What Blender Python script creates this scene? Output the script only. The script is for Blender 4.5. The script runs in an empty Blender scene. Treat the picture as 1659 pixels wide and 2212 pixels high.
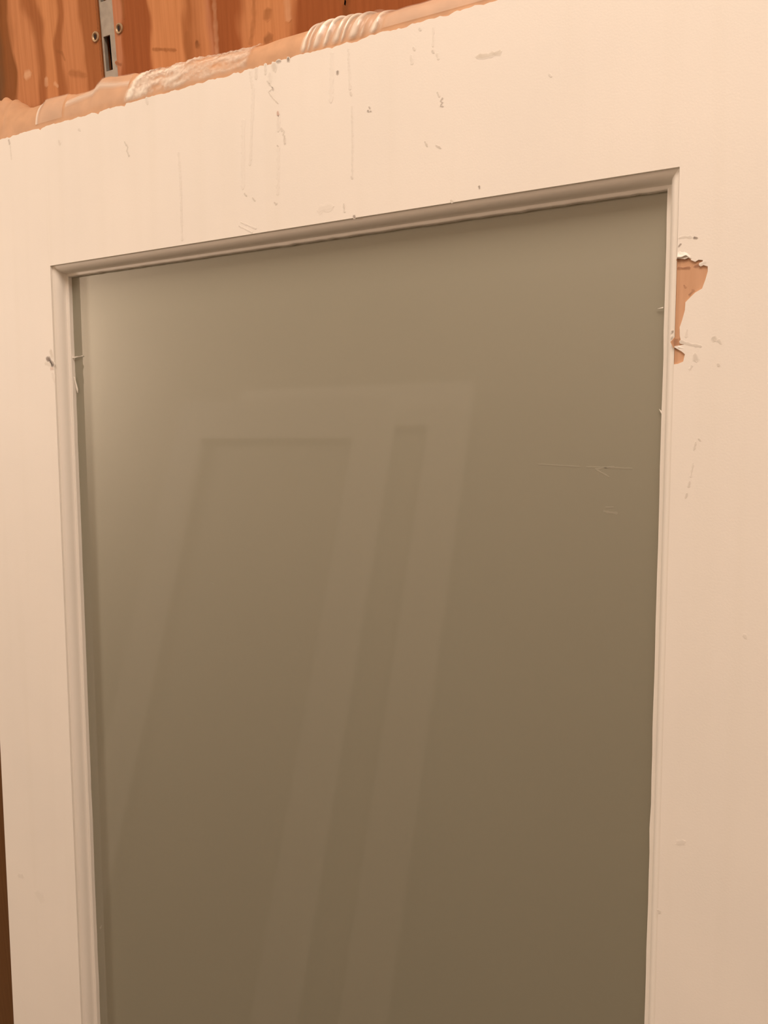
import bpy, bmesh, math, random
from mathutils import Vector, Matrix, noise
from mathutils.geometry import tessellate_polygon

# ------------------------------------------------------------------ camera, world, light, exposure
C = bpy.context.scene.collection
sc = bpy.context.scene
cam_d = bpy.data.cameras.new('camera')
cam = bpy.data.objects.new('camera', cam_d)
C.objects.link(cam)
cam.matrix_world = Matrix(((0.8826, -0.0389, 0.4684, 0.6449),
                           (0.4686, 0.1505, -0.8705, -0.6070),
                           (-0.0367, 0.9878, 0.1511, 1.7650),
                           (0, 0, 0, 1)))
cam_d.sensor_fit = 'VERTICAL'
cam_d.sensor_height = 36.0
cam_d.lens = 1700.0 / 2212.0 * 36.0
cam_d.clip_start = 0.01
sc.camera = cam

world = bpy.data.worlds.new('world')
sc.world = world
world.use_nodes = True
world.node_tree.nodes['Background'].inputs[0].default_value = (0.05, 0.045, 0.04, 1)
world.node_tree.nodes['Background'].inputs[1].default_value = 1.0

# a panel light on the ceiling and, farther left, an added unseen fill lamp
LAMPS = ((0.75, -0.90, 3.32, 1.3, 0.9, 35.0),)
for lx, ly, lz, sx, sy, en in LAMPS:
    ld = bpy.data.lights.new('ceiling_lamp_light', 'AREA')
    ld.shape = 'RECTANGLE'
    ld.size, ld.size_y = sx, sy
    ld.energy = en
    ld.color = (1.0, 0.825, 0.70)
    lo = bpy.data.objects.new('ceiling_lamp_light', ld)
    lo.location = (lx, ly, lz)
    C.objects.link(lo)

FILL_POS = (-2.20, -1.30, 2.20)  # added fill lamp out of view, brightens the door's left and the glass
ld = bpy.data.lights.new('fill_lamp_light', 'POINT')
ld.energy = 72.0
ld.shadow_soft_size = 0.12
ld.color = (1.0, 0.825, 0.70)
lo = bpy.data.objects.new('fill_lamp_light', ld)
lo.location = FILL_POS
C.objects.link(lo)

sc.view_settings.view_transform = 'Standard'
sc.view_settings.look = 'None'
sc.view_settings.gamma = 1.0
sc.view_settings.use_curve_mapping = False
sc.view_settings.exposure = 0.0

random.seed(7)
R = math.radians
# door dimensions in metres; door-local axes: x along the width (0 = left edge of the glass), y into the door, z up
DH, GW, BW, BD = 2.03, 0.56, 0.0088, 0.0175
XL, XR = -0.1195, 0.6795
ZT = DH - 0.13925            # top edge of the glass in view
ZB = 0.27                    # bottom edge of the glass
TH = 0.040
LEAN = R(4.0)
PT = 0.001                   # paint thickness

# ------------------------------------------------------------------ helpers
class MB:
    """Collects vertices, faces and a per-vertex stain colour and strength."""
    def __init__(s):
        s.v, s.f, s.c, s.a = [], [], [], []
    def add(s, p, col=(0, 0, 0), amt=0.0):
        s.v.append(tuple(p)); s.c.append(col); s.a.append(amt)
        return len(s.v) - 1
    def face(s, *i):
        s.f.append(tuple(i))
    def box(s, x0, x1, y0, y1, z0, z1):
        k = len(s.v)
        for z in (z0, z1):
            for y in (y0, y1):
                for x in (x0, x1):
                    s.add((x, y, z))
        for q in ((0, 2, 3, 1), (4, 5, 7, 6), (0, 1, 5, 4), (2, 6, 7, 3), (0, 4, 6, 2), (1, 3, 7, 5)):
            s.face(*[k + i for i in q])
    def plate(s, outline, y0, y1):
        """Closed outline of (x, z), thickened from y0 (front) to y1."""
        n = len(outline)
        k = len(s.v)
        for y in (y0, y1):
            for x, z in outline:
                s.add((x, y, z))
        tris = tessellate_polygon([[Vector((x, z, 0)) for x, z in outline]])
        for t in tris:
            a, b, c = [Vector((outline[i][0], outline[i][1])) for i in t]
            cr = (b - a).cross(c - a)
            if abs(cr) < 1e-12:
                continue
            t = t if cr > 0 else (t[0], t[2], t[1])   # counter-clockwise seen from -y
            s.face(k + t[0], k + t[1], k + t[2])
            s.face(k + n + t[0], k + n + t[2], k + n + t[1])
        area = sum(outline[i][0] * outline[(i + 1) % n][1] - outline[(i + 1) % n][0] * outline[i][1] for i in range(n))
        for i in range(n):
            j = (i + 1) % n
            if area > 0:
                s.face(k + i, k + n + i, k + n + j, k + j)
            else:
                s.face(k + i, k + j, k + n + j, k + n + i)
    def stroke(s, pts, r, col, amt, y, rough=0.35, lift=0.00012):
        """A stain lying on the face y: soft rims at zero strength, the middle at full strength."""
        P = [Vector((p[0], 0, p[1])) for p in pts]
        seg = []
        for a, b in zip(P[:-1], P[1:]):
            m = max(1, int((b - a).length / max(r * 1.3, 0.0012)))
            seg += [a.lerp(b, i / m) for i in range(m)]
        seg.append(P[-1])
        d0 = (P[1] - P[0]).normalized(); d1 = (P[-1] - P[-2]).normalized()
        seg = [seg[0] - d0 * r * 0.9] + seg + [seg[-1] + d1 * r * 0.9]
        rows = []
        n = len(seg)
        for i, p in enumerate(seg):
            t = (seg[min(i + 1, n - 1)] - seg[max(i - 1, 0)]).normalized()
            nn = Vector((t.z, 0, -t.x))
            e = 0.06 if i in (0, n - 1) else 1.0
            rr = r * e * (1 + rough * random.uniform(-1, 1))
            off = nn * (r * rough * 0.6 * random.uniform(-1, 1) * (e if e > .5 else 0))
            am = 0.0 if e < .5 else amt * random.uniform(0.65, 1.0)
            row = []
            for k, (u, w_, h) in enumerate(((-1.35, 0, .2), (-.5, .9, 1), (.5, .9, 1), (1.35, 0, .2))):
                q = p + off + nn * (rr * u)
                row.append(s.add((q.x, y - lift * h, q.z), col, am * w_))
            rows.append(row)
        for a, b in zip(rows[:-1], rows[1:]):
            for k in range(3):
                s.face(a[k], a[k + 1], b[k + 1], b[k])
    def build(s, name, mat, parent=None, smooth=None):
        me = bpy.data.meshes.new(name)
        me.from_pydata(s.v, [], s.f)
        ca = me.color_attributes.new('stain', 'FLOAT_COLOR', 'POINT')
        ca.data.foreach_set('color', [x for c in s.c for x in (*c, 1.0)])
        fa = me.attributes.new('stain_amount', 'FLOAT', 'POINT')
        fa.data.foreach_set('value', s.a)
        me.materials.append(mat)
        if smooth is not None:
            me.polygons.foreach_set('use_smooth', [True] * len(me.polygons))
            me.set_sharp_from_angle(angle=R(smooth))
        me.update()
        o = bpy.data.objects.new(name, me)
        C.objects.link(o)
        if parent:
            o.parent = parent
        return o

def empty(name, loc, rot=(0, 0, 0), label=None, cat=None, group=None):
    o = bpy.data.objects.new(name, None)
    o.empty_display_size = 0.05
    C.objects.link(o)
    o.location = loc; o.rotation_euler = rot
    if label: o['label'] = label
    if cat: o['category'] = cat
    if group: o['group'] = group
    return o

def lin(r, g, b):
    f = lambda c: c / 12.92 if c <= 0.04045 else ((c + 0.055) / 1.055) ** 2.4
    return (f(r / 255), f(g / 255), f(b / 255))

# ------------------------------------------------------------------ materials
def mat(name):
    m = bpy.data.materials.new(name)
    m.use_nodes = True
    nt = m.node_tree
    return m, nt, nt.nodes['Principled BSDF']

def N(nt, kind, **kw):
    n = nt.nodes.new(kind)
    for k, v in kw.items():
        if k.startswith('i_'):
            n.inputs[k[2:].replace('_', ' ')].default_value = v
        else:
            setattr(n, k, v)
    return n

def stained(nt, col_socket, factor=1.0):
    """Mix a colour towards the mesh's own stain colour."""
    a = N(nt, 'ShaderNodeAttribute', attribute_name='stain')
    b = N(nt, 'ShaderNodeAttribute', attribute_name='stain_amount')
    mx = N(nt, 'ShaderNodeMix', data_type='RGBA')
    nt.links.new(b.outputs['Fac'], mx.inputs['Factor'])
    nt.links.new(col_socket, mx.inputs['A'])
    nt.links.new(a.outputs['Color'], mx.inputs['B'])
    return mx.outputs['Result']

def coords(nt, scale):
    t = N(nt, 'ShaderNodeTexCoord')
    mp = N(nt, 'ShaderNodeMapping')
    mp.inputs['Scale'].default_value = scale
    nt.links.new(t.outputs['Object'], mp.inputs['Vector'])
    return mp.outputs['Vector']

def ramp(nt, sock, stops):
    r = N(nt, 'ShaderNodeValToRGB')
    el = r.color_ramp.elements
    while len(el) < len(stops):
        el.new(0.5)
    for e, (p, c) in zip(el, stops):
        e.position = p
        e.color = (*c, 1)
    nt.links.new(sock, r.inputs['Fac'])
    return r.outputs['Color']

def noise_tex(nt, vec, scale, detail=3.0, rough=0.5, dist=0.0):
    n = N(nt, 'ShaderNodeTexNoise')
    n.inputs['Scale'].default_value = scale
    n.inputs['Detail'].default_value = detail
    n.inputs['Roughness'].default_value = rough
    n.inputs['Distortion'].default_value = dist
    nt.links.new(vec, n.inputs['Vector'])
    return n.outputs['Fac']

def bump(nt, bsdf, sock, strength, dist):
    b = N(nt, 'ShaderNodeBump')
    b.inputs['Strength'].default_value = strength
    b.inputs['Distance'].default_value = dist
    nt.links.new(sock, b.inputs['Height'])
    nt.links.new(b.outputs['Normal'], bsdf.inputs['Normal'])

def make_paint():
    m, nt, p = mat('cream_paint')
    v = coords(nt, (1, 1, 1))
    base = ramp(nt, noise_tex(nt, v, 9, 2), [(0.3, (0.83, 0.790, 0.715)), (0.7, (0.86, 0.815, 0.735))])
    v2 = coords(nt, (60, 60, 2.2))
    stre = N(nt, 'ShaderNodeMix', data_type='RGBA', blend_type='MULTIPLY')
    stre.inputs['Factor'].default_value = 1.0
    nt.links.new(base, stre.inputs['A'])
    nt.links.new(ramp(nt, noise_tex(nt, v2, 1.0, 2), [(0.25, (0.985, 0.983, 0.975)), (0.5, (1, 1, 1))]), stre.inputs['B'])
    nt.links.new(stained(nt, stre.outputs['Result']), p.inputs['Base Color'])
    p.inputs['Roughness'].default_value = 0.55
    p.inputs['Specular IOR Level'].default_value = 0.3
    bump(nt, p, noise_tex(nt, v, 700, 2), 0.12, 0.0004)
    return m

def make_bare_wood(name, c1, c2, scale=(40, 40, 3)):
    m, nt, p = mat(name)
    v = coords(nt, scale)
    col = ramp(nt, noise_tex(nt, v, 3, 4, 0.6), [(0.3, c1), (0.7, c2)])
    nt.links.new(stained(nt, col), p.inputs['Base Color'])
    p.inputs['Roughness'].default_value = 0.75
    bump(nt, p, noise_tex(nt, v, 12, 3), 0.3, 0.0006)
    return m

def make_glass():
    # milky laminated pane: a cloudy body under a polished front face
    m, nt, p = mat('milky_glass')
    v = coords(nt, (1, 1, 1))
    col = ramp(nt, noise_tex(nt, v, 3, 2), [(0.3, (0.114, 0.120, 0.078)), (0.7, (0.124, 0.130, 0.085))])
    nt.links.new(stained(nt, col), p.inputs['Base Color'])
    p.inputs['Specular Tint'].default_value = (1.0, 0.93, 0.78, 1)
    p.inputs['Roughness'].default_value = 0.72
    p.inputs['IOR'].default_value = 3.2
    p.inputs['Specular IOR Level'].default_value = 0.5
    p.inputs['Coat Weight'].default_value = 1.0
    p.inputs['Coat IOR'].default_value = 1.65
    p.inputs['Coat Roughness'].default_value = 0.035
    return m

def make_plywood():
    m, nt, p = mat('plywood_face')
    t = N(nt, 'ShaderNodeTexCoord')
    sep = N(nt, 'ShaderNodeSeparateXYZ')
    nt.links.new(t.outputs['Object'], sep.inputs[0])
    # growth-ring figure: bands across the sheet, bent by noise stretched along the grain
    warp = noise_tex(nt, coords(nt, (18, 18, 11)), 1.0, 2, 0.5)
    warp2 = noise_tex(nt, coords(nt, (70, 70, 14)), 1.0, 2, 0.5)
    def math_(op, a, b):
        n = N(nt, 'ShaderNodeMath', operation=op)
        for i, q in enumerate((a, b)):
            if isinstance(q, (int, float)): n.inputs[i].default_value = q
            else: nt.links.new(q, n.inputs[i])
        return n.outputs[0]
    x = math_('ADD', sep.outputs['X'], math_('MULTIPLY', math_('SUBTRACT', warp, 0.5), 0.046))
    x = math_('ADD', x, math_('MULTIPLY', math_('SUBTRACT', warp2, 0.5), 0.010))
    u = math_('FRACT', math_('MAXIMUM', math_('DIVIDE', math_('ADD', x, 0.16), 0.60), 0.0005), 0.0)
    O, D, Lt, Dk, Rd, Pk = PLY_COL
    pos = lambda mm: (mm / 1000 + 0.16) / 0.60
    st = [(-160, (0.150, 0.072, 0.026)), (-132, (0.150, 0.072, 0.026)), (-118, Dk), (-106, Dk), (-102, O), (-78, O), (-70, D), (-60, D), (-54, Lt), (-38, Lt), (-34, D), (-25, D),  # sheet turns an even darker brown past its left bands
          (-20, O), (0, O), (4, D), (24, D), (44, Pk), (51, Pk), (54, Rd), (84, Rd), (88, Lt), (130, Lt), (136, D),
          (152, O), (160, Pk), (165, Rd), (192, Rd), (200, O), (222, Lt), (246, O), (256, Rd), (400, Rd)]
    st = [(min(max(pos(a), 0), 1), c) for a, c in st]
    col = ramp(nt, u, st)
    fib = ramp(nt, noise_tex(nt, coords(nt, (260, 260, 9)), 1.0, 3, 0.6), [(0.3, (0.84, 0.80, 0.74)), (0.65, (1, 1, 1))])
    mx = N(nt, 'ShaderNodeMix', data_type='RGBA', blend_type='MULTIPLY')
    mx.inputs['Factor'].default_value = 1.0
    nt.links.new(col, mx.inputs['A']); nt.links.new(fib, mx.inputs['B'])
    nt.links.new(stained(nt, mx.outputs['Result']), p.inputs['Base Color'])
    p.inputs['Roughness'].default_value = 0.7
    p.inputs['Specular IOR Level'].default_value = 0.12
    bump(nt, p, noise_tex(nt, coords(nt, (200, 200, 8)), 1.0, 3), 0.25, 0.0008)
    return m

def make_plain(name, col, rough=0.7, metal=0.0, spec=0.4, nscale=40, var=0.12):
    m, nt, p = mat(name)
    lo_ = tuple(c * (1 - var) for c in col); hi = tuple(min(1, c * (1 + var)) for c in col)
    nt.links.new(stained(nt, ramp(nt, noise_tex(nt, coords(nt, (1, 1, 1)), nscale, 3), [(0.3, lo_), (0.7, hi)])), p.inputs['Base Color'])
    p.inputs['Roughness'].default_value = rough
    p.inputs['Metallic'].default_value = metal
    p.inputs['Specular IOR Level'].default_value = spec
    return m

def make_film():
    # clear packing tape: mostly see-through, whitish where it is creased, glossy
    m, nt, p = mat('clear_tape')
    out = nt.nodes['Material Output']
    p.inputs['Base Color'].default_value = (0.95, 0.87, 0.74, 1)
    p.inputs['Roughness'].default_value = 0.16
    p.inputs['Specular IOR Level'].default_value = 0.9
    tr = N(nt, 'ShaderNodeBsdfTransparent')
    mx = N(nt, 'ShaderNodeMixShader')
    b = N(nt, 'ShaderNodeAttribute', attribute_name='stain_amount')
    nt.links.new(b.outputs['Fac'], mx.inputs[0])
    nt.links.new(tr.outputs[0], mx.inputs[1]); nt.links.new(p.outputs[0], mx.inputs[2])
    nt.links.new(mx.outputs[0], out.inputs['Surface'])
    return m

PLY_COL = ((0.53, 0.228, 0.095), (0.35, 0.128, 0.042), (0.56, 0.245, 0.100), (0.23, 0.080, 0.018), (0.31, 0.096, 0.028), (0.47, 0.200, 0.100))
PAINT = make_paint()
CORE = make_bare_wood('bare_pine', (0.57, 0.325, 0.185), (0.65, 0.385, 0.23))
GLASS = make_glass()
PALEGLASS = make_plain('pale_frosted_glass', (0.54, 0.48, 0.385), 0.6, nscale=4, var=0.03)
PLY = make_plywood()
KRAFT = make_plain('kraft_paper', (0.58, 0.335, 0.185), 0.6, nscale=60, var=0.10)
KRAFT.node_tree.nodes['Principled BSDF'].inputs['Coat Weight'].default_value = 0.25
KRAFT.node_tree.nodes['Principled BSDF'].inputs['Coat Roughness'].default_value = 0.4
FILM = make_film()
STEEL = make_plain('galvanised_steel', (0.35, 0.31, 0.255), 0.5, 0.25, nscale=120)
SCREWM = make_plain('screw_steel', (0.42, 0.30, 0.18), 0.45, 0.6, nscale=300)
BLACK = make_plain('dark_recess', (0.02, 0.012, 0.008), 0.9)
CAVITYSHADE = make_plain('cavity_shade', (0.012, 0.008, 0.006), 0.9)  # cavity's shade put into the colour, nearly black behind the slots
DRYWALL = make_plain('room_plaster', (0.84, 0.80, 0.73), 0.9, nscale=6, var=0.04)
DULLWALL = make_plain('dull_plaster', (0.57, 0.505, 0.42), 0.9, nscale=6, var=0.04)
CONCRETE = make_plain('concrete_floor', (0.20, 0.185, 0.16), 0.8, nscale=8, var=0.12)
LAMPBODY = make_plain('white_enamel', (0.8, 0.8, 0.78), 0.5)
STAINS = {'d': (0.10, 0.055, 0.030), 'g': (0.33, 0.29, 0.22), 'r': (0.40, 0.15, 0.07), 'o': (0.36, 0.29, 0.17)}

# ------------------------------------------------------------------ setting: floor, ceiling, walls
RX0, RX1, RY0, RZ1 = -4.6, 2.2, -1.70, 3.40
def struct(name, x0, x1, y0, y1, z0, z1, m, label):
    b = MB(); b.box(x0, x1, y0, y1, z0, z1)
    o = b.build(name, m)
    o['kind'] = 'structure'; o['label'] = label
    return o
struct('floor', RX0, RX1, RY0, 0.11, -0.1, 0.0, CONCRETE, 'grey concrete floor under the leaning door')
struct('ceiling', RX0, RX1, RY0, 0.11, RZ1, RZ1 + 0.1, DRYWALL, 'plain plaster ceiling over the aisle')
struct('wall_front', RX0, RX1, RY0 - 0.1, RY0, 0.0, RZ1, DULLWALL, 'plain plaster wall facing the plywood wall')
struct('wall_left', RX0 - 0.1, RX0, RY0, 0.11, 0.0, RZ1, DRYWALL, 'plain plaster wall at the left end of the aisle')
struct('wall_right', RX1, RX1 + 0.1, RY0, 0.11, 0.0, RZ1, DRYWALL, 'plain plaster wall at the right end of the aisle')
wall = struct('wall_back', RX0, RX1, 0.10, 0.20, 0.0, RZ1, CAVITYSHADE, 'plywood lined wall behind the leaning door, dark cavity between its sheets')

def plywood(x0, x1, knots, screws, label):
    b = MB(); b.box(x0, x1, 0.0, 0.012, 0.0, RZ1)
    for pts, r, col, am in knots:
        b.stroke(pts, r, col, am, 0.0, 0.25)
    o = b.build('plywood_panel', PLY, wall)
    o['label'] = label
    for x, z in screws:
        s = MB()
        n = 20
        rings = [(0.0046, 0.0), (0.0042, -0.0010), (0.0032, -0.0011), (0.0018, 0.0006), (0.0015, 0.0012)]
        idx = []
        for r_, yy in rings:
            idx.append([s.add((x + r_ * math.cos(a), yy - 0.0002, z + r_ * 1.1 * math.sin(a))) for a in [i * 2 * math.pi / n for i in range(n)]])
        for a, c in zip(idx[:-1], idx[1:]):
            for i in range(n):
                s.face(a[i], c[i], c[(i + 1) % n], a[(i + 1) % n])
        so = s.build('screw', SCREWM, o, 40)
        h = MB()
        ctr = h.add((x, 0.0004, z))
        ring = [h.add((x + 0.0017 * math.cos(i * math.pi / 5), 0.0002, z + 0.0024 * math.sin(i * math.pi / 5))) for i in range(10)]
        for i in range(10):
            h.face(ctr, ring[(i + 1) % 10], ring[i])
        # the dark driver recess belongs to the screw's mesh
        me = so.data
        me.materials.append(BLACK)
        bm = bmesh.new(); bm.from_mesh(me)
        vs = [bm.verts.new((p[0], p[1] - 0.0012, p[2])) for p in h.v]
        for f in h.f:
            ff = bm.faces.new([vs[i] for i in f]); ff.material_index = 1
        bm.to_mesh(me); bm.free()
    return o
DKN, KN, LTN = (0.16, 0.055, 0.015), (0.27, 0.10, 0.03), (0.72, 0.46, 0.28)
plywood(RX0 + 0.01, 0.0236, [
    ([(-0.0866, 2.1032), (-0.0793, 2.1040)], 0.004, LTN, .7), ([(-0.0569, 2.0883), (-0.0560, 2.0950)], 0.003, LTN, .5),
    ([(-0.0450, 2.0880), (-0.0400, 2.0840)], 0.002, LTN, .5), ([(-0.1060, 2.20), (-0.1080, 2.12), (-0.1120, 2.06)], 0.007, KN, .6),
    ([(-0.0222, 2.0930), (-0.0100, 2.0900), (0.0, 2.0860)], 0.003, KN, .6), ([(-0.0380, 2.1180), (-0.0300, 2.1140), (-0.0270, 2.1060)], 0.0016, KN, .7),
    ([(-0.0100, 2.0640), (0.0140, 2.0600)], 0.005, DKN, .5), ([(0.0226, 2.2), (0.0226, 1.95)], 0.0010, DKN, .7)],  # last stroke: straight dark line along the sheet's edge
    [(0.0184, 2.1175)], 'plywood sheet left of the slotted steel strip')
plywood(0.0435, RX1 - 0.01, [
    ([(0.3025, 2.0850), (0.3000, 2.0750), (0.3012, 2.0690)], 0.0045, DKN, .85), ([(0.2950, 2.0900), (0.2990, 2.0800)], 0.003, KN, .8),
    ([(0.2228, 2.0927), (0.2219, 2.0863)], 0.0035, KN, .9), ([(0.2247, 2.0709), (0.2190, 2.0683)], 0.004, DKN, .7),
    ([(0.1432, 2.0854), (0.1444, 2.0812)], 0.0026, DKN, .85), ([(0.0901, 2.0908), (0.1050, 2.0870), (0.1181, 2.0839)], 0.0015, KN, .85),
    ([(0.0419, 2.0894), (0.0488, 2.0858)], 0.0013, DKN, .6), ([(0.0565, 2.22), (0.0572, 2.125)], 0.0012, KN, .7),
    ([(0.1330, 2.0955), (0.1320, 2.06)], 0.003, KN, .5), ([(0.2105, 2.12), (0.2080, 2.09), (0.2030, 2.07)], 0.0022, KN, .6),
    ([(0.2420, 2.12), (0.2440, 2.08)], 0.0028, LTN, .35), ([(0.1660, 2.14), (0.1655, 2.07)], 0.0022, LTN, .3)],
    [(0.0502, 2.1177)], 'plywood sheet right of the slotted steel strip')

# slotted steel upright in the gap between the two plywood sheets
b = MB()
SX0, SX1, HX0, HX1 = 0.0250, 0.0434, 0.0272, 0.0360
zs = [0.9]
z = 2.0845
while z > 1.0: z -= 0.0625
slots = []
while z < 2.6:
    slots.append((z, z + 0.0315)); z += 0.0625
fy, by = 0.0012, 0.0030
def quad(x0, x1, z0, z1):
    b.box(x0, x1, fy, by, z0, z1)
b.box(SX0, HX0, fy, by, 0.9, 2.7)
b.box(HX1, SX1, fy, by, 0.9, 2.7)
prev = 0.9
for z0, z1 in slots:
    b.box(HX0, HX1, fy, by, prev, z0); prev = z1
b.box(HX0, HX1, fy, by, prev, 2.7)
b.box(SX0, SX0 + 0.0018, by, by + .003, 0.9, 2.7)
b.box(SX1 - 0.0018, SX1, by, by + .003, 0.9, 2.7)
o = b.build('shelf_standard', STEEL)
o['label'] = 'grey slotted steel strip showing in the gap between two plywood sheets'
o['category'] = 'metal strip'

# ------------------------------------------------------------------ doors
SCUFFS = [
    ([(158.2, -52.4), (159.4, -78.1), (159.3, -126.4)], 0.96, 'g', 0.22),
    ([(239.0, -15.7), (234.3, -75.1)], 1.07, 'g', 0.14),
    ([(228.1, -38.9), (226.3, -92.7)], 1.45, 'g', 0.08),
    ([(236.1, -2.5), (238.1, -15.5)], 1.07, 'g', 0.2),
    ([(242.2, -1.3), (242.0, -9.1)], 1.07, 'g', 0.3),
    ([(251.4, -0.1), (251.2, -7.5)], 1.06, 'g', 0.4),
    ([(259.1, -2.1), (260.4, -5.9)], 2.81, 'g', 0.5),
    ([(273.4, -0.4), (274.3, -2.3)], 1.56, 'd', 0.95),
    ([(262.3, -0.4), (266.3, -0.9)], 1.05, 'd', 0.8),
    ([(255.8, -7.8), (255.2, -16.2)], 1.41, 'g', 0.25),
    ([(257.8, -19.2), (258.7, -21.1)], 1.06, 'd', 0.45),
    ([(252.9, -13.2), (258.3, -19.6), (254.1, -22.0), (258.1, -27.1), (263.4, -32.4)], 0.57, 'g', 0.45),
    ([(262.9, -39.0), (263.3, -41.6)], 1.59, 'r', 0.8),
    ([(263.2, -42.6), (263.0, -53.3)], 1.42, 'g', 0.2),
    ([(265.8, -52.0), (268.4, -55.0), (267.5, -56.9)], 1.06, 'g', 0.5),
    ([(268.8, -58.2), (269.1, -64.7)], 0.92, 'g', 0.6),
    ([(261.9, -64.5), (263.2, -65.8)], 0.93, 'g', 0.6),
    ([(262.8, -66.8), (261.6, -102.6)], 1.07, 'g', 0.12),
    ([(318.9, -19.8), (318.9, -21.9)], 1.08, 'd', 0.8),
    ([(313.7, -5.5), (312.8, -41.0)], 1.35, 'g', 0.1),
    ([(328.5, -5.8), (329.8, -35.3)], 0.83, 'g', 0.2),
    ([(330.2, -37.4), (331.0, -39.9)], 0.84, 'g', 0.4),
    ([(331.3, -48.0), (331.6, -69.4), (331.3, -100.1)], 0.67, 'g', 0.25),
    ([(330.5, -99.3), (331.3, -101.1)], 0.82, 'g', 0.4),
    ([(228.1, -97.0), (230.4, -99.2)], 0.74, 'g', 0.6),
    ([(236.5, -101.6), (238.8, -104.1)], 0.88, 'g', 0.6),
    ([(258.3, -108.3), (260.1, -110.0)], 0.94, 'g', 0.5),
    ([(323.7, -118.6), (324.0, -124.9)], 0.76, 'g', 0.5),
    ([(301.2, -119.7), (312.3, -119.4)], 2.82, 'g', 0.12),
    ([(223.7, -119.5), (239.3, -126.7)], 0.67, 'g', 0.2),
    ([(221.7, -122.2), (235.4, -129.2)], 0.67, 'g', 0.2),
    ([(345.0, -53.7), (346.2, -54.6)], 0.73, 'd', 0.7),
    ([(347.4, -54.5), (348.2, -55.0)], 0.6, 'd', 0.6),
    ([(346.2, -51.3), (347.0, -52.4)], 0.73, 'd', 0.6),
    ([(402.5, -52.0), (404.0, -55.5)], 0.76, 'g', 0.5),
    ([(406.5, -56.9), (405.0, -58.5), (406.5, -60.1), (404.7, -62.0), (406.9, -62.7)], 0.7, 'd', 0.6),
    ([(398.4, -22.6), (399.5, -24.1)], 1.01, 'g', 0.5),
    ([(402.1, -25.6), (403.2, -29.6)], 0.82, 'g', 0.3),
    ([(399.1, -7.3), (398.8, -19.8)], 0.63, 'g', 0.2),
    ([(383.3, -16.9), (384.4, -19.1)], 0.9, 'g', 0.4),
    ([(381.4, -22.3), (382.2, -28.2)], 0.96, 'g', 0.18),
    ([(388.1, -5.0), (389.3, -6.5)], 0.83, 'g', 0.45),
    ([(432.5, -34.2), (441.0, -35.2), (449.5, -35.0)], 1.54, 'o', 0.55),
    ([(392.6, -84.5), (394.5, -88.1)], 0.71, 'g', 0.6),
    ([(401.5, -88.6), (405.1, -91.2)], 0.71, 'g', 0.6),
    ([(434.8, -122.1), (435.2, -123.8)], 0.7, 'd', 0.7),
    ([(484.5, -57.0), (485.8, -58.7)], 0.89, 'g', 0.25),
    ([(332.3, -128.8), (333.1, -130.6)], 1.04, 'd', 0.8),
    ([(413.2, -128.9), (414.7, -130.1)], 0.81, 'g', 0.6),
    ([(578.6, -175.2), (580.5, -175.4)], 0.85, 'd', 0.9),
    ([(569.8, -174.1), (573.4, -173.7), (577.0, -174.7)], 0.86, 'g', 0.4),
    ([(569.7, -179.5), (571.0, -178.0)], 0.69, 'd', 0.7),
    ([(591.9, -237.4), (593.3, -239.2)], 1.29, 'g', 0.6),
    ([(594.6, -239.3), (596.3, -241.4)], 1.03, 'g', 0.5),
    ([(581.6, -247.5), (582.2, -251.0)], 1.74, 'g', 0.5),
    ([(595.1, -253.9), (595.7, -255.4)], 0.75, 'g', 0.5),
    ([(572.5, -238.8), (578.1, -240.9), (584.7, -242.5)], 0.87, 'g', 0.5),
    ([(576.2, -231.5), (575.7, -236.1)], 0.75, 'g', 0.25),
    ([(579.6, -254.3), (578.5, -256.6)], 0.73, 'g', 0.3),
    ([(585.1, -300.6), (586.2, -301.8)], 0.71, 'g', 0.5),
    ([(583.5, -302.7), (582.5, -307.7)], 0.53, 'g', 0.4),
    ([(582.2, -316.0), (581.1, -324.9)], 0.53, 'g', 0.25),
    ([(580.6, -327.9), (579.9, -331.5)], 0.6, 'g', 0.5),
    ([(579.2, -335.7), (578.4, -338.7)], 0.66, 'g', 0.5),
    ([(615.9, -424.5), (617.1, -426.2)], 1.04, 'g', 0.3),
    ([(-12.7, -211.7), (-11.0, -217.7)], 2.69, 'o', 0.6),
    ([(-19.1, -218.6), (-13.9, -221.6), (-10.6, -226.7)], 2.3, 'd', 0.98),
    ([(-15.0, -220.8), (-11.3, -226.0)], 1.5, 'd', 0.98),
    ([(-13.7, -228.3), (-10.4, -229.4)], 1.8, 'r', 0.7),
    ([(-11.3, -233.4), (-9.9, -242.0)], 1.35, 'g', 0.25),
    ([(-21.4, -223.4), (-13.5, -224.7)], 1.81, 'o', 0.4),
    ([(95.0, -32.4), (98.7, -37.9), (97.4, -40.9), (100.0, -45.7)], 0.8, 'g', 0.6),
    ([(10.2, -16.8), (11.3, -19.9)], 1.51, 'g', 0.4),
    ([(37.4, -11.2), (39.1, -12.7)], 1.23, 'g', 0.35),
    ([(-60.7, -3.5), (-59.6, -8.1)], 1.09, 'd', 0.5),
    ([(-59.0, -9.0), (-57.9, -22.9)], 0.87, 'g', 0.3),
    ([(122.7, -0.5), (123.6, -5.7)], 1.16, 'g', 0.3),
    ([(580.1, -571.1), (583.6, -569.2)], 1.93, 'g', 0.2),
    ([(568.7, -621.5), (570.2, -622.7)], 1.16, 'g', 0.45),
    ([(-70.0, -787.8), (-61.3, -790.7)], 4.84, 'g', 0.12),
    ([(-99.3, -774.6), (-91.6, -774.2)], 2.18, 'g', 0.2),
    ([(582.6, -192.0), (585.8, -190.7)], 0.71, 'g', 0.3),
]
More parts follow.
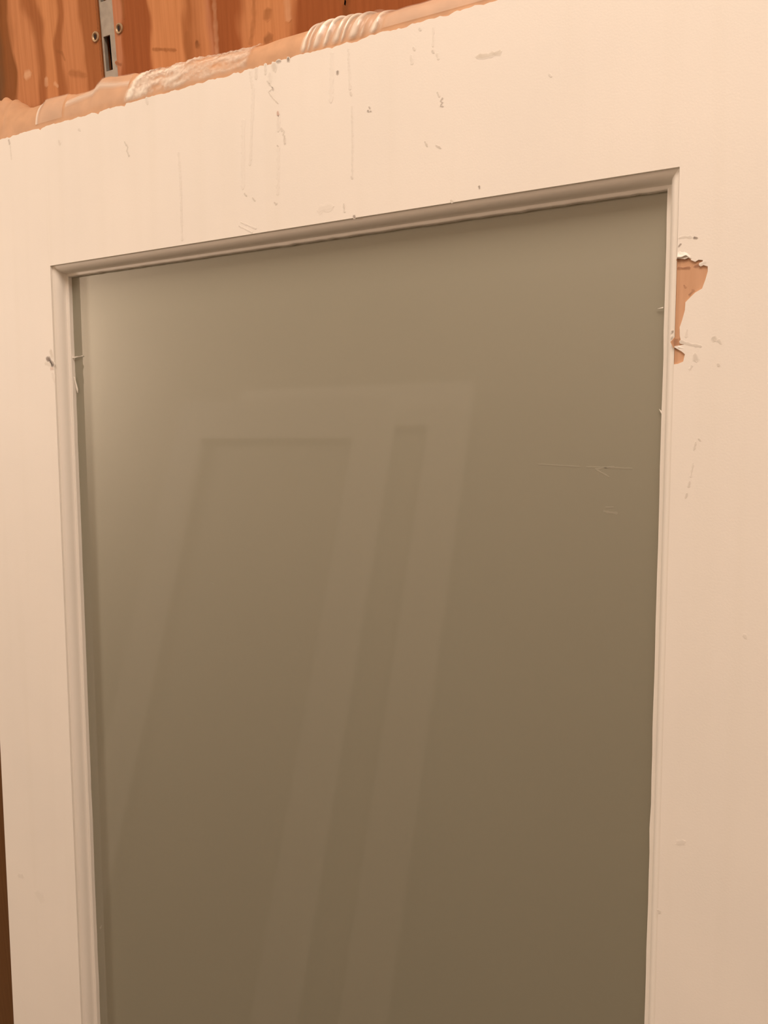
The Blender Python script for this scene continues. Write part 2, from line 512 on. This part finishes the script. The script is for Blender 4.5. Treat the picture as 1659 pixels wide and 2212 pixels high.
NOTCH = [(568.9, -186.6), (573.6, -187.6), (576.6, -186.7), (577.3, -188.6), (579.7, -189.9), (581.7, -188.9), (584.1, -189.3), (584.8, -192.5), (587.2, -193.5), (587.3, -196.6), (586.1, -201.4), (584.3, -206.8), (580.3, -208.9), (578.0, -211.1), (574.7, -214.4), (574.5, -219.3), (573.0, -225.6), (571.7, -229.8), (571.9, -234.9), (572.7, -239.2), (575.1, -240.8), (568.9, -241.5)]
NOTCH2 = [(568.8, -242.2), (573.2, -245.0), (575.3, -246.9), (574.4, -251.5), (571.3, -252.8), (568.4, -253.0)]
CREST = [(-94.9, 48.9), (-79.3, 46.3), (-66.9, 41.6), (-53.6, 33.2), (-40.1, 30.1), (-21.2, 31.2), (4.8, 30.4), (31.4, 29.7), (52.3, 30.1), (58.8, 35.0), (62.4, 38.0), (78.1, 34.0), (107.2, 30.4), (122.3, 30.0), (141.4, 28.7), (165.3, 29.3), (188.3, 26.9), (229.1, 24.4), (251.2, 24.9), (281.1, 25.4), (315.6, 26.6), (342.3, 22.8), (365.7, 21.8), (390.1, 20.9)]
def wob(x, k, amp, f):
    return amp * (noise.noise(Vector((x * f, k * 7.3, 0.5))))

def door(root, worn):
    T = [] if not worn else CHIPS
    zb0 = ZB if worn else 0.13
    def top_edge(x0, x1):
        """The paint's top boundary from x0 to x1: chipped and ragged on the worn door."""
        if not worn:
            return [(x0, DH), (x1, DH)]
        pts = []
        n = int(abs(x1 - x0) / 0.0022) + 1
        for i in range(n + 1):
            x = x0 + (x1 - x0) * i / n
            dz = -0.0006 + wob(x, 1, 0.0011, 160) + wob(x, 2, 0.0007, 500)
            for c, w_, h in T:
                t = abs(x - c) / w_
                if t < 1: dz -= h * (1 - t * t)
            pts.append((x, DH + min(dz, 0.0003)))
        return pts
    # stiles run the full height, the rails stand between them
    def member(name, outline, core, marks):
        m = MB(); m.plate(outline, 0.00004 if 'rail' in name else 0.0, PT)
        for pts, r, col, am in marks:
            m.stroke([(x / 1000, DH + zz / 1000) for x, zz in pts], r / 1000, STAINS[col], am * (1.0 if col == 'd' else .75), 0.0)
        o = m.build(name, PAINT, root)
        k = MB(); k.box(*core)
        if worn and name == 'stile' and core[0] > 0.3:
            for pts, r, am in (([(.5695, -.1926), (.5735, -.1932), (.5765, -.1930)], .0008, .8), ([(.5795, -.1925), (.5830, -.1921)], .0011, .9),
                               ([(.5693, -.1874), (.5750, -.1880)], .0012, .7), ([(.5790, -.2070), (.5770, -.2100)], .0009, .6),
                               ([(.5690, -.2375), (.5700, -.2402), (.5725, -.2405)], .0018, .6), ([(.5735, -.2035), (.5745, -.2050)], .0006, .5)):
                k.stroke([(x, DH + zz) for x, zz in pts], r, (0.22, 0.09, 0.04), am, PT)
        k = k.build('bare_wood', CORE if worn else PAINT, o)
        if worn: k['label'] = 'bare tan wood where the paint has come off'
        return o
    side = lambda lo_, hi: [q for q in SCUFFS if lo_ < q[0][0][0] / 1000 < hi] if worn else []
    zt, zb = ZT + BW, zb0 - BW
    xo0, xo1 = -BW, GW + BW
    member('stile', [(XL, 0), (xo0, 0)] + top_edge(xo0, XL), (XL + .0003, xo0, PT, TH, 0, DH - .0004), side(-1, xo0))
    left = []
    if worn:
        left = [(xo1 + max(x / 1000 - 0.5688, 0), DH + zz / 1000) for x, zz in NOTCH] + \
               [(xo1 + max(x / 1000 - 0.5688, 0), DH + zz / 1000) for x, zz in NOTCH2]
        left.reverse()
        te = top_edge(xo1, XR)
        te.reverse()
        outl = [(xo1, 0), (XR, 0)] + te + left[::-1]
    else:
        outl = [(xo1, 0), (XR, 0), (XR, DH), (xo1, DH)]
    member('stile', outl, (xo1, XR - .0003, PT, TH, 0, DH - .0004), side(xo1, 1))
    te = top_edge(xo0 - .0004, xo1 + .0004); te.reverse()
    member('top_rail', [(xo0 - .0004, zt), (xo1 + .0004, zt)] + te, (xo0, xo1, PT, TH, zt, DH - .0004), side(xo0, xo1))
    member('bottom_rail', [(xo0, 0), (xo1, 0), (xo1, zb), (xo0, zb)], (xo0, xo1, PT, TH, 0, zb), [])
    # moulded glazing beads, mitred at the corners
    prof = [(0.0, 0.0), (0.0002, 0.0023), (0.0011, 0.0025)]
    prof += [(0.0011 + 0.0047 * math.sin(R(a)), 0.0112 - 0.0086 * math.cos(R(a))) for a in (8, 20, 32, 44, 56, 68, 80)]
    prof += [(0.0060, 0.0122), (0.0064, 0.0128), (0.0082, 0.0129), (0.0088, 0.0135), (0.0088, BD + 0.0004)]
    for sidename in ('top', 'left', 'right', 'bottom'):
        m = MB()
        n = 90
        rows = []
        for i in range(n + 1):
            t = i / n
            row = []
            for k, (u, dp) in enumerate(prof):
                jit = 0
                if worn and k >= len(prof) - 3:
                    jit = 0.0005 * noise.noise(Vector((t * 70, ord(sidename[0]) * 1.7, 0))) + 0.0003 * noise.noise(Vector((t * 260, ord(sidename[0]), 4)))
                uu = u + jit
                if sidename == 'top': q = (xo0 + u + t * (GW + 2 * BW - 2 * u), dp, zt - uu)
                if sidename == 'bottom': q = (xo1 - u - t * (GW + 2 * BW - 2 * u), dp, zb + uu)
                if sidename == 'left': q = (xo0 + uu, dp, zb + u + t * (zt - zb - 2 * u))
                if sidename == 'right': q = (xo1 - uu, dp, zt - u - t * (zt - zb - 2 * u))
                row.append(m.add(q))
            rows.append(row)
        for a, c in zip(rows[:-1], rows[1:]):
            for k in range(len(prof) - 1):
                m.face(a[k], a[k + 1], c[k + 1], c[k])
        if worn and sidename == 'right':
            for pts, r, am in (([(.5682, -.2316), (.5668, -.2322)], .0008, .7), ([(.5672, -.2352), (.5665, -.2360)], .0007, .4)):
                m.stroke([(x, DH + zz) for x, zz in pts], r, STAINS['d'], am, 0.0026)
        m.build('glazing_bead', PAINT, root, 35)
    g = MB(); g.box(-BW + .0003, GW + BW - .0003, BD, BD + .005, zb0 - BW + .0003, ZT + BW - .0003)
    if worn:
        S = (0.34, 0.32, 0.26)
        for pts, r, am in (([(.5162, -.3213), (.5290, -.3197)], .0005, .35), ([(.5168, -.3219), (.5256, -.3266)], .0005, .35), ([(.5100, -.3200), (.5410, -.3208)], .0005, .12),
                           ([(.5225, -.3510), (.5318, -.3522)], .0008, .3), ([(.5238, -.3480), (.5290, -.3478)], .0005, .2), ([(.5600 - .055, -.3200), (.4750, -.3185)], .0005, .10),
                           ([(.1672, -.4302), (.1715, -.4316)], .0005, .12), ([(.0078, -.8110), (.0052, -.8150)], .0008, .6)):
            g.stroke([(x, DH + zz) for x, zz in pts], r, S, am, BD, 0.4, 0.00006)
    o = g.build('glass_pane', GLASS if worn else PALEGLASS, root)
    if worn: o['label'] = 'milky grey glass pane with faint reflections'
    if worn:
        # slivers of old glazing and lifted paint standing off the beads
        def flake(pts, th, name, up=0.0):
            m = MB()
            n = len(pts)
            f = [m.add((x, y, DH + zz)) for x, y, zz in pts]
            bk = [m.add((x, y + th, DH + zz)) for x, y, zz in pts]
            m.face(*f); m.face(*bk[::-1])
            for i in range(n):
                j = (i + 1) % n
                m.face(f[i], bk[i], bk[j], f[j])
            return m.build(name, FLAKE, root)
        flake([(.0000, .0150, -.2168), (.0085, .0153, -.2165), (.0118, .0158, -.2162), (.0125, .0160, -.2168), (.0040, .0153, -.2178), (.0000, .0150, -.2180)][::-1], .0008, 'paint_sliver')
        flake([(.0004, .0150, -.2365), (.0014, .0150, -.2372), (.0046, .0154, -.2490), (.0044, .0155, -.2525), (.0033, .0154, -.2495)], .0008, 'paint_sliver')
        flake([(.5550, .0158, -.2147), (.5590, .0150, -.2138), (.5590, .0150, -.2146)], .0006, 'paint_sliver')
        flake([(.5580, .0158, -.2806), (.5604, .0150, -.2825), (.5600, .0150, -.2845)], .0006, 'paint_sliver')
        # curled lip of paint over the bare patch
        m = MB()
        nx, nz = 22, 8
        rows = []
        for j in range(nz + 1):
            row = []
            for i in range(nx + 1):
                s_ = i / nx; t_ = j / nz
                x = .5690 + .0093 * s_
                low = -.1862 - .0012 * math.sin(s_ * 9) * s_ - .0022 * max(0, s_ - .65)
                zz = (-.1800 - .0050 * s_ ** 2) * (1 - t_) + low * t_
                yy = 0.0002 - 0.0013 * t_ ** 2.2 * (1 - s_ ** 3) + 0.00025 * noise.noise(Vector((x * 900, zz * 900, 0)))
                row.append(m.add((x, yy, DH + zz)))
            rows.append(row)
        for a, c in zip(rows[:-1], rows[1:]):
            for i in range(nx):
                m.face(a[i], c[i], c[i + 1], a[i + 1])
        o = m.build('paint_flake', FLAKE, root, 60)
        md = o.modifiers.new('thick', 'SOLIDIFY'); md.thickness = 0.0005; md.offset = -1
        # second, smaller lip lower down
        m = MB()
        rows = []
        for j in range(7):
            row = []
            for i in range(15):
                s_, t_ = i / 14, j / 6
                x = .5712 + .0072 * s_
                zz = -.2412 - .0022 * s_ - .0022 * t_ * (1 - s_ * .6)
                yy = 0.0003 - 0.0006 * math.sin(math.pi * t_) * (1 - s_)
                row.append(m.add((x, yy, DH + zz)))
            rows.append(row)
        for a, c in zip(rows[:-1], rows[1:]):
            for i in range(14):
                m.face(a[i], c[i], c[i + 1], a[i + 1])
        o = m.build('paint_flake', FLAKE, root, 60)
        md = o.modifiers.new('thick', 'SOLIDIFY'); md.thickness = 0.0004; md.offset = -1

FLAKE = make_plain('loose_paint', (0.88, 0.84, 0.76), 0.5, nscale=200, var=0.04)
CHIPS = [(-.0147, .002, .0022), (.0626, .0022, .0020), (.0958, .0022, .0022), (.2272, .0035, .0016), (.2627, .0030, .0012), (.2738, .0022, .0018),
         (.3141, .0025, .0014), (.3216, .0050, .0010), (.3342, .0070, .0014), (.3686, .0130, .0012), (.1600, .004, .0010), (-.06, .004, .001), (.41, .006, .001)]
door_root = empty('glazed_door', (0, -0.190, 0.0028), (-LEAN, 0, 0),
                  'tall cream painted door with one milky glass pane and chipped paint, leaning on the plywood wall', 'door')
door(door_root, True)

# ------------------------------------------------------------------ taped paper padding over the door's top edge
MDW = Matrix.Translation((0, -0.190, 0.0028)) @ Matrix.Rotation(-LEAN, 4, 'X')
def interp(tab, x):
    if x <= tab[0][0]: return tab[0][1]
    for (a, va), (c, vc) in zip(tab[:-1], tab[1:]):
        if x <= c:
            t = (x - a) / (c - a); t = t * t * (3 - 2 * t) if abs(vc - va) > .004 else t
            return va + (vc - va) * t
    return tab[-1][1]
CR = [(x / 1000, h / 1000) for x, h in CREST] + [(0.43, .020), (0.50, .018), (0.60, .016), (0.66, .012), (0.69, .008)]
CR = [(-0.13, .047), (-0.115, .049)] + CR
sm = lambda t: max(0.0, min(1.0, t)) ** 2 * (3 - 2 * max(0.0, min(1.0, t)))
def gate(x, a, c, s=.004):
    return sm((x - a) / s) * (1 - sm((x - c) / s))
def surf(x, phi):
    """Point on the padding: phi 0 at the door's front top edge, 1 at the back."""
    h = interp(CR, x)
    a = math.pi * (0.0 + 0.98 * phi)
    y = 0.0215 - 0.0205 * math.cos(a)
    z = h * (max(0, math.sin(a)) ** 0.85) - 0.0006
    P = Vector((x, y, z)); nrm = Vector((0, -math.cos(a), math.sin(a)))
    e = math.sin(math.pi * min(1, phi * 1.0)) ** 0.8
    d = 0.0007 * noise.noise(Vector((x * 60, phi * 3, 1)))
    # long folds of the paper and the edges of the tape
    d += 0.0022 * gate(x, .016, .100) * max(0, 1 - abs((phi - .16) - (x - .016) * 2.4) / .09)
    d += 0.0014 * gate(x, -.018, .0148, .002)
    d += 0.0020 * gate(x, -.022, .014) * max(0, 1 - abs(phi - .33) / .05)
    rr = math.hypot(x + .105, (phi - .1) * .05)
    d += 0.0016 * math.sin(rr * 520) * (1 - sm((x + .075) / .02))
    d += gate(x, .098, .234, .008) * (0.0016 * noise.noise(Vector((x * 90, phi * 9, 3))) + 0.0014 * abs(noise.noise(Vector((x * 170 + phi * 9, phi * 14, 8)))))
    d += 0.0018 * gate(x, .286, .352, .006) * math.sin((x - phi * .022) * 760 + 5.0 * noise.noise(Vector(((x - phi * .022) * 75, 1.0, 2)))) * .6
    d += 0.0008 * gate(x, .235, .286) * noise.noise(Vector((x * 40 + phi * 3, phi * 5, 9)))
    d += 0.0007 * gate(x, .352, .60) * math.sin(phi * 9 + x * 40)
    return P + nrm * d * e
def sheet(x0, x1, p0, p1, nx, np_, off, amt=None):
    m = MB()
    rows = []
    for i in range(nx + 1):
        x = x0 + (x1 - x0) * i / nx
        row = []
        for j in range(np_ + 1):
            ph = p0 + (p1 - p0) * j / np_
            P = surf(x, ph)
            q = P + Vector((0, -math.cos(math.pi * ph), math.sin(math.pi * ph))) * off(x, ph)
            row.append(m.add((q.x, q.y, DH + q.z + 0.0002), (0, 0, 0), amt(x, ph) if amt else 0.0))
        rows.append(row)
    for a, c in zip(rows[:-1], rows[1:]):
        for j in range(np_):
            m.face(a[j], c[j], c[j + 1], a[j + 1])
    return m
pad = empty('taped_padding', MDW @ Vector((0.28, 0.02, DH)), (-LEAN, 0, 0),
            'tan paper padding wrapped in crinkled clear tape along the top edge of the cream door', 'padding')
inv = Matrix.Translation((-0.28, -0.02, -DH))
def seat(o):
    o.data.transform(inv)
    return o
m = sheet(-.1195, .6795, 0, 1, 520, 28, lambda x, p: 0.0)
seat(m.build('paper_wrap', KRAFT, pad, 50))
def rim(p):
    return math.sin(math.pi * max(0, min(1, p / .74))) ** .3
def cr1(x, p):
    return 0.0003 + rim(p) * (0.0007 + 0.0011 * noise.noise(Vector((x * 75 - p * 7, p * 19, 5))) + 0.0010 * abs(noise.noise(Vector((x * 38 + p * 4, p * 31, 6))))
                              + 0.0005 * noise.noise(Vector((x * 420, p * 40, 2))))
def am1(x, p):
    n = noise.noise(Vector((x * 52 - p * 7, p * 15, 11)))
    n2 = noise.noise(Vector((x * 300, p * 40, 3)))
    first = max(0, 1 - abs(x - .099 - .040 * p) / .006)          # the bright diagonal fold at its left end
    e = gate(x, .092 + .050 * p, .228 + .018 * p, .006) * min(1, p * 22) * min(1, (.73 - p) * 12)
    return max(0, min(.95, .50 + .62 * n + .25 * n2 + .60 * first)) * e * (1 - .35 * sm((x - .135) / .05))
m = sheet(.090, .250, 0.006, .73, 360, 56, cr1, am1)
o = seat(m.build('tape_strip', FILM, pad, 60)); o['label'] = 'crumpled clear tape strip, shiny white creases'
def fold(x, p):
    return (x - p * .022) * 760 + 5.0 * noise.noise(Vector(((x - p * .022) * 75, 1.0, 2))) + .8 * noise.noise(Vector((x * 60, p * 4, 7)))
def cr2(x, p):
    return 0.0003 + rim(p) * (0.0008 + 0.0008 * math.sin(fold(x, p)))
def am2(x, p):
    s_ = .5 + .5 * math.sin(fold(x, p) + .6)
    k = .5 + .9 * noise.noise(Vector(((x - p * .022) * 130, p * 1.2, 21)))
    return max(0, min(.95, .16 + 1.3 * s_ * k)) * gate(x, .282 + .020 * p, .352 + .016 * p, .006) * min(1, p * 22) * min(1, (.73 - p) * 12)
m = sheet(.280, .374, 0.006, .73, 260, 44, cr2, am2)
o = seat(m.build('tape_strip', FILM, pad, 60)); o['label'] = 'pleated clear tape strip, narrow shiny folds'
m = sheet(-.022, .0150, 0.03, .8, 40, 24, lambda x, p: 0.0006, lambda x, p: .16 + .5 * max(0, 1 - abs(x + .021) / .003) + .3 * max(0, 1 - abs(p - .38) / .06))
o = seat(m.build('tape_strip', FILM, pad, 60)); o['label'] = 'smooth clear tape strip with a creased edge'
m = sheet(.0160, .0990, 0.006, .8, 110, 40, lambda x, p: 0.0006, lambda x, p: (.10 + .40 * max(0, 1 - abs(p - .155 - .05 * math.sin((x - .016) * 30)) / .05)) * min(1, p * 22) * gate(x, .016, .099, .004))
o = seat(m.build('tape_strip', FILM, pad, 60)); o['label'] = 'smooth clear tape strip with one long light crease'
m = sheet(.352, .62, 0.03, .8, 160, 20, lambda x, p: 0.0006, lambda x, p: .22 * gate(x, .352, .62, .01))
o = seat(m.build('tape_strip', FILM, pad, 60)); o['label'] = 'smooth cloudy clear tape strip'

# ------------------------------------------------------------------ the rest of the aisle, seen only as reflections in the glass
for (x, y, rx, lab) in ((-0.310, -0.965, -R(16.0), 'cream glazed door leaning on the facing wall, nearer of the two'),
                        (-0.105, -1.045, -R(15.6), 'cream glazed door leaning on the facing wall behind another door')):
    r_ = empty('glazed_door', (x - 0.22, y, 0.011), (rx, 0, math.pi), lab, 'door', 'doors leaning on the facing wall')
    if x > -0.2: r_.scale = (1.02, 1.02, 1.02)
    door(r_, False)

# ceiling lamp: shallow tray with the light below its diffuser
for lx, ly, lz, sx, sy, en in LAMPS:
    lamp = empty('ceiling_light', (lx, ly, RZ1), (0, 0, 0), 'white enamel panel light on the ceiling in front of the leaning door', 'light')
    b = MB(); b.box(-sx / 2 - .04, sx / 2 + .04, -sy / 2 - .04, sy / 2 + .04, -.05, 0)
    b.build('housing', LAMPBODY, lamp)
    b = MB(); b.box(-sx / 2, sx / 2, -sy / 2, sy / 2, -.065, -.05)
    b.build('diffuser', LAMPBODY, lamp)
# made-up hanger of the fill lamp: ceiling rose, rod and shallow cap
lamp = empty('fill_lamp', (FILL_POS[0], FILL_POS[1], RZ1), (0, 0, 0), 'white hanging lamp added as unseen fill light, left along the aisle', 'lamp')
def turned(name, prof, parent):
    m = MB(); n = 24
    rows = [[m.add((r * math.cos(2 * math.pi * i / n), r * math.sin(2 * math.pi * i / n), z)) for i in range(n)] for r, z in prof]
    for a, c in zip(rows[:-1], rows[1:]):
        for i in range(n):
            m.face(a[i], a[(i + 1) % n], c[(i + 1) % n], c[i])
    return m.build(name, LAMPBODY, parent, 40)
dz = FILL_POS[2] - RZ1
turned('ceiling_rose', [(.001, 0), (.06, 0), (.055, -.02), (.012, -.03)], lamp)
turned('rod', [(.007, -.02), (.007, dz + .19)], lamp)
turned('cap', [(.007, dz + .21), (.05, dz + .20), (.06, dz + .175), (.001, dz + .172)], lamp)
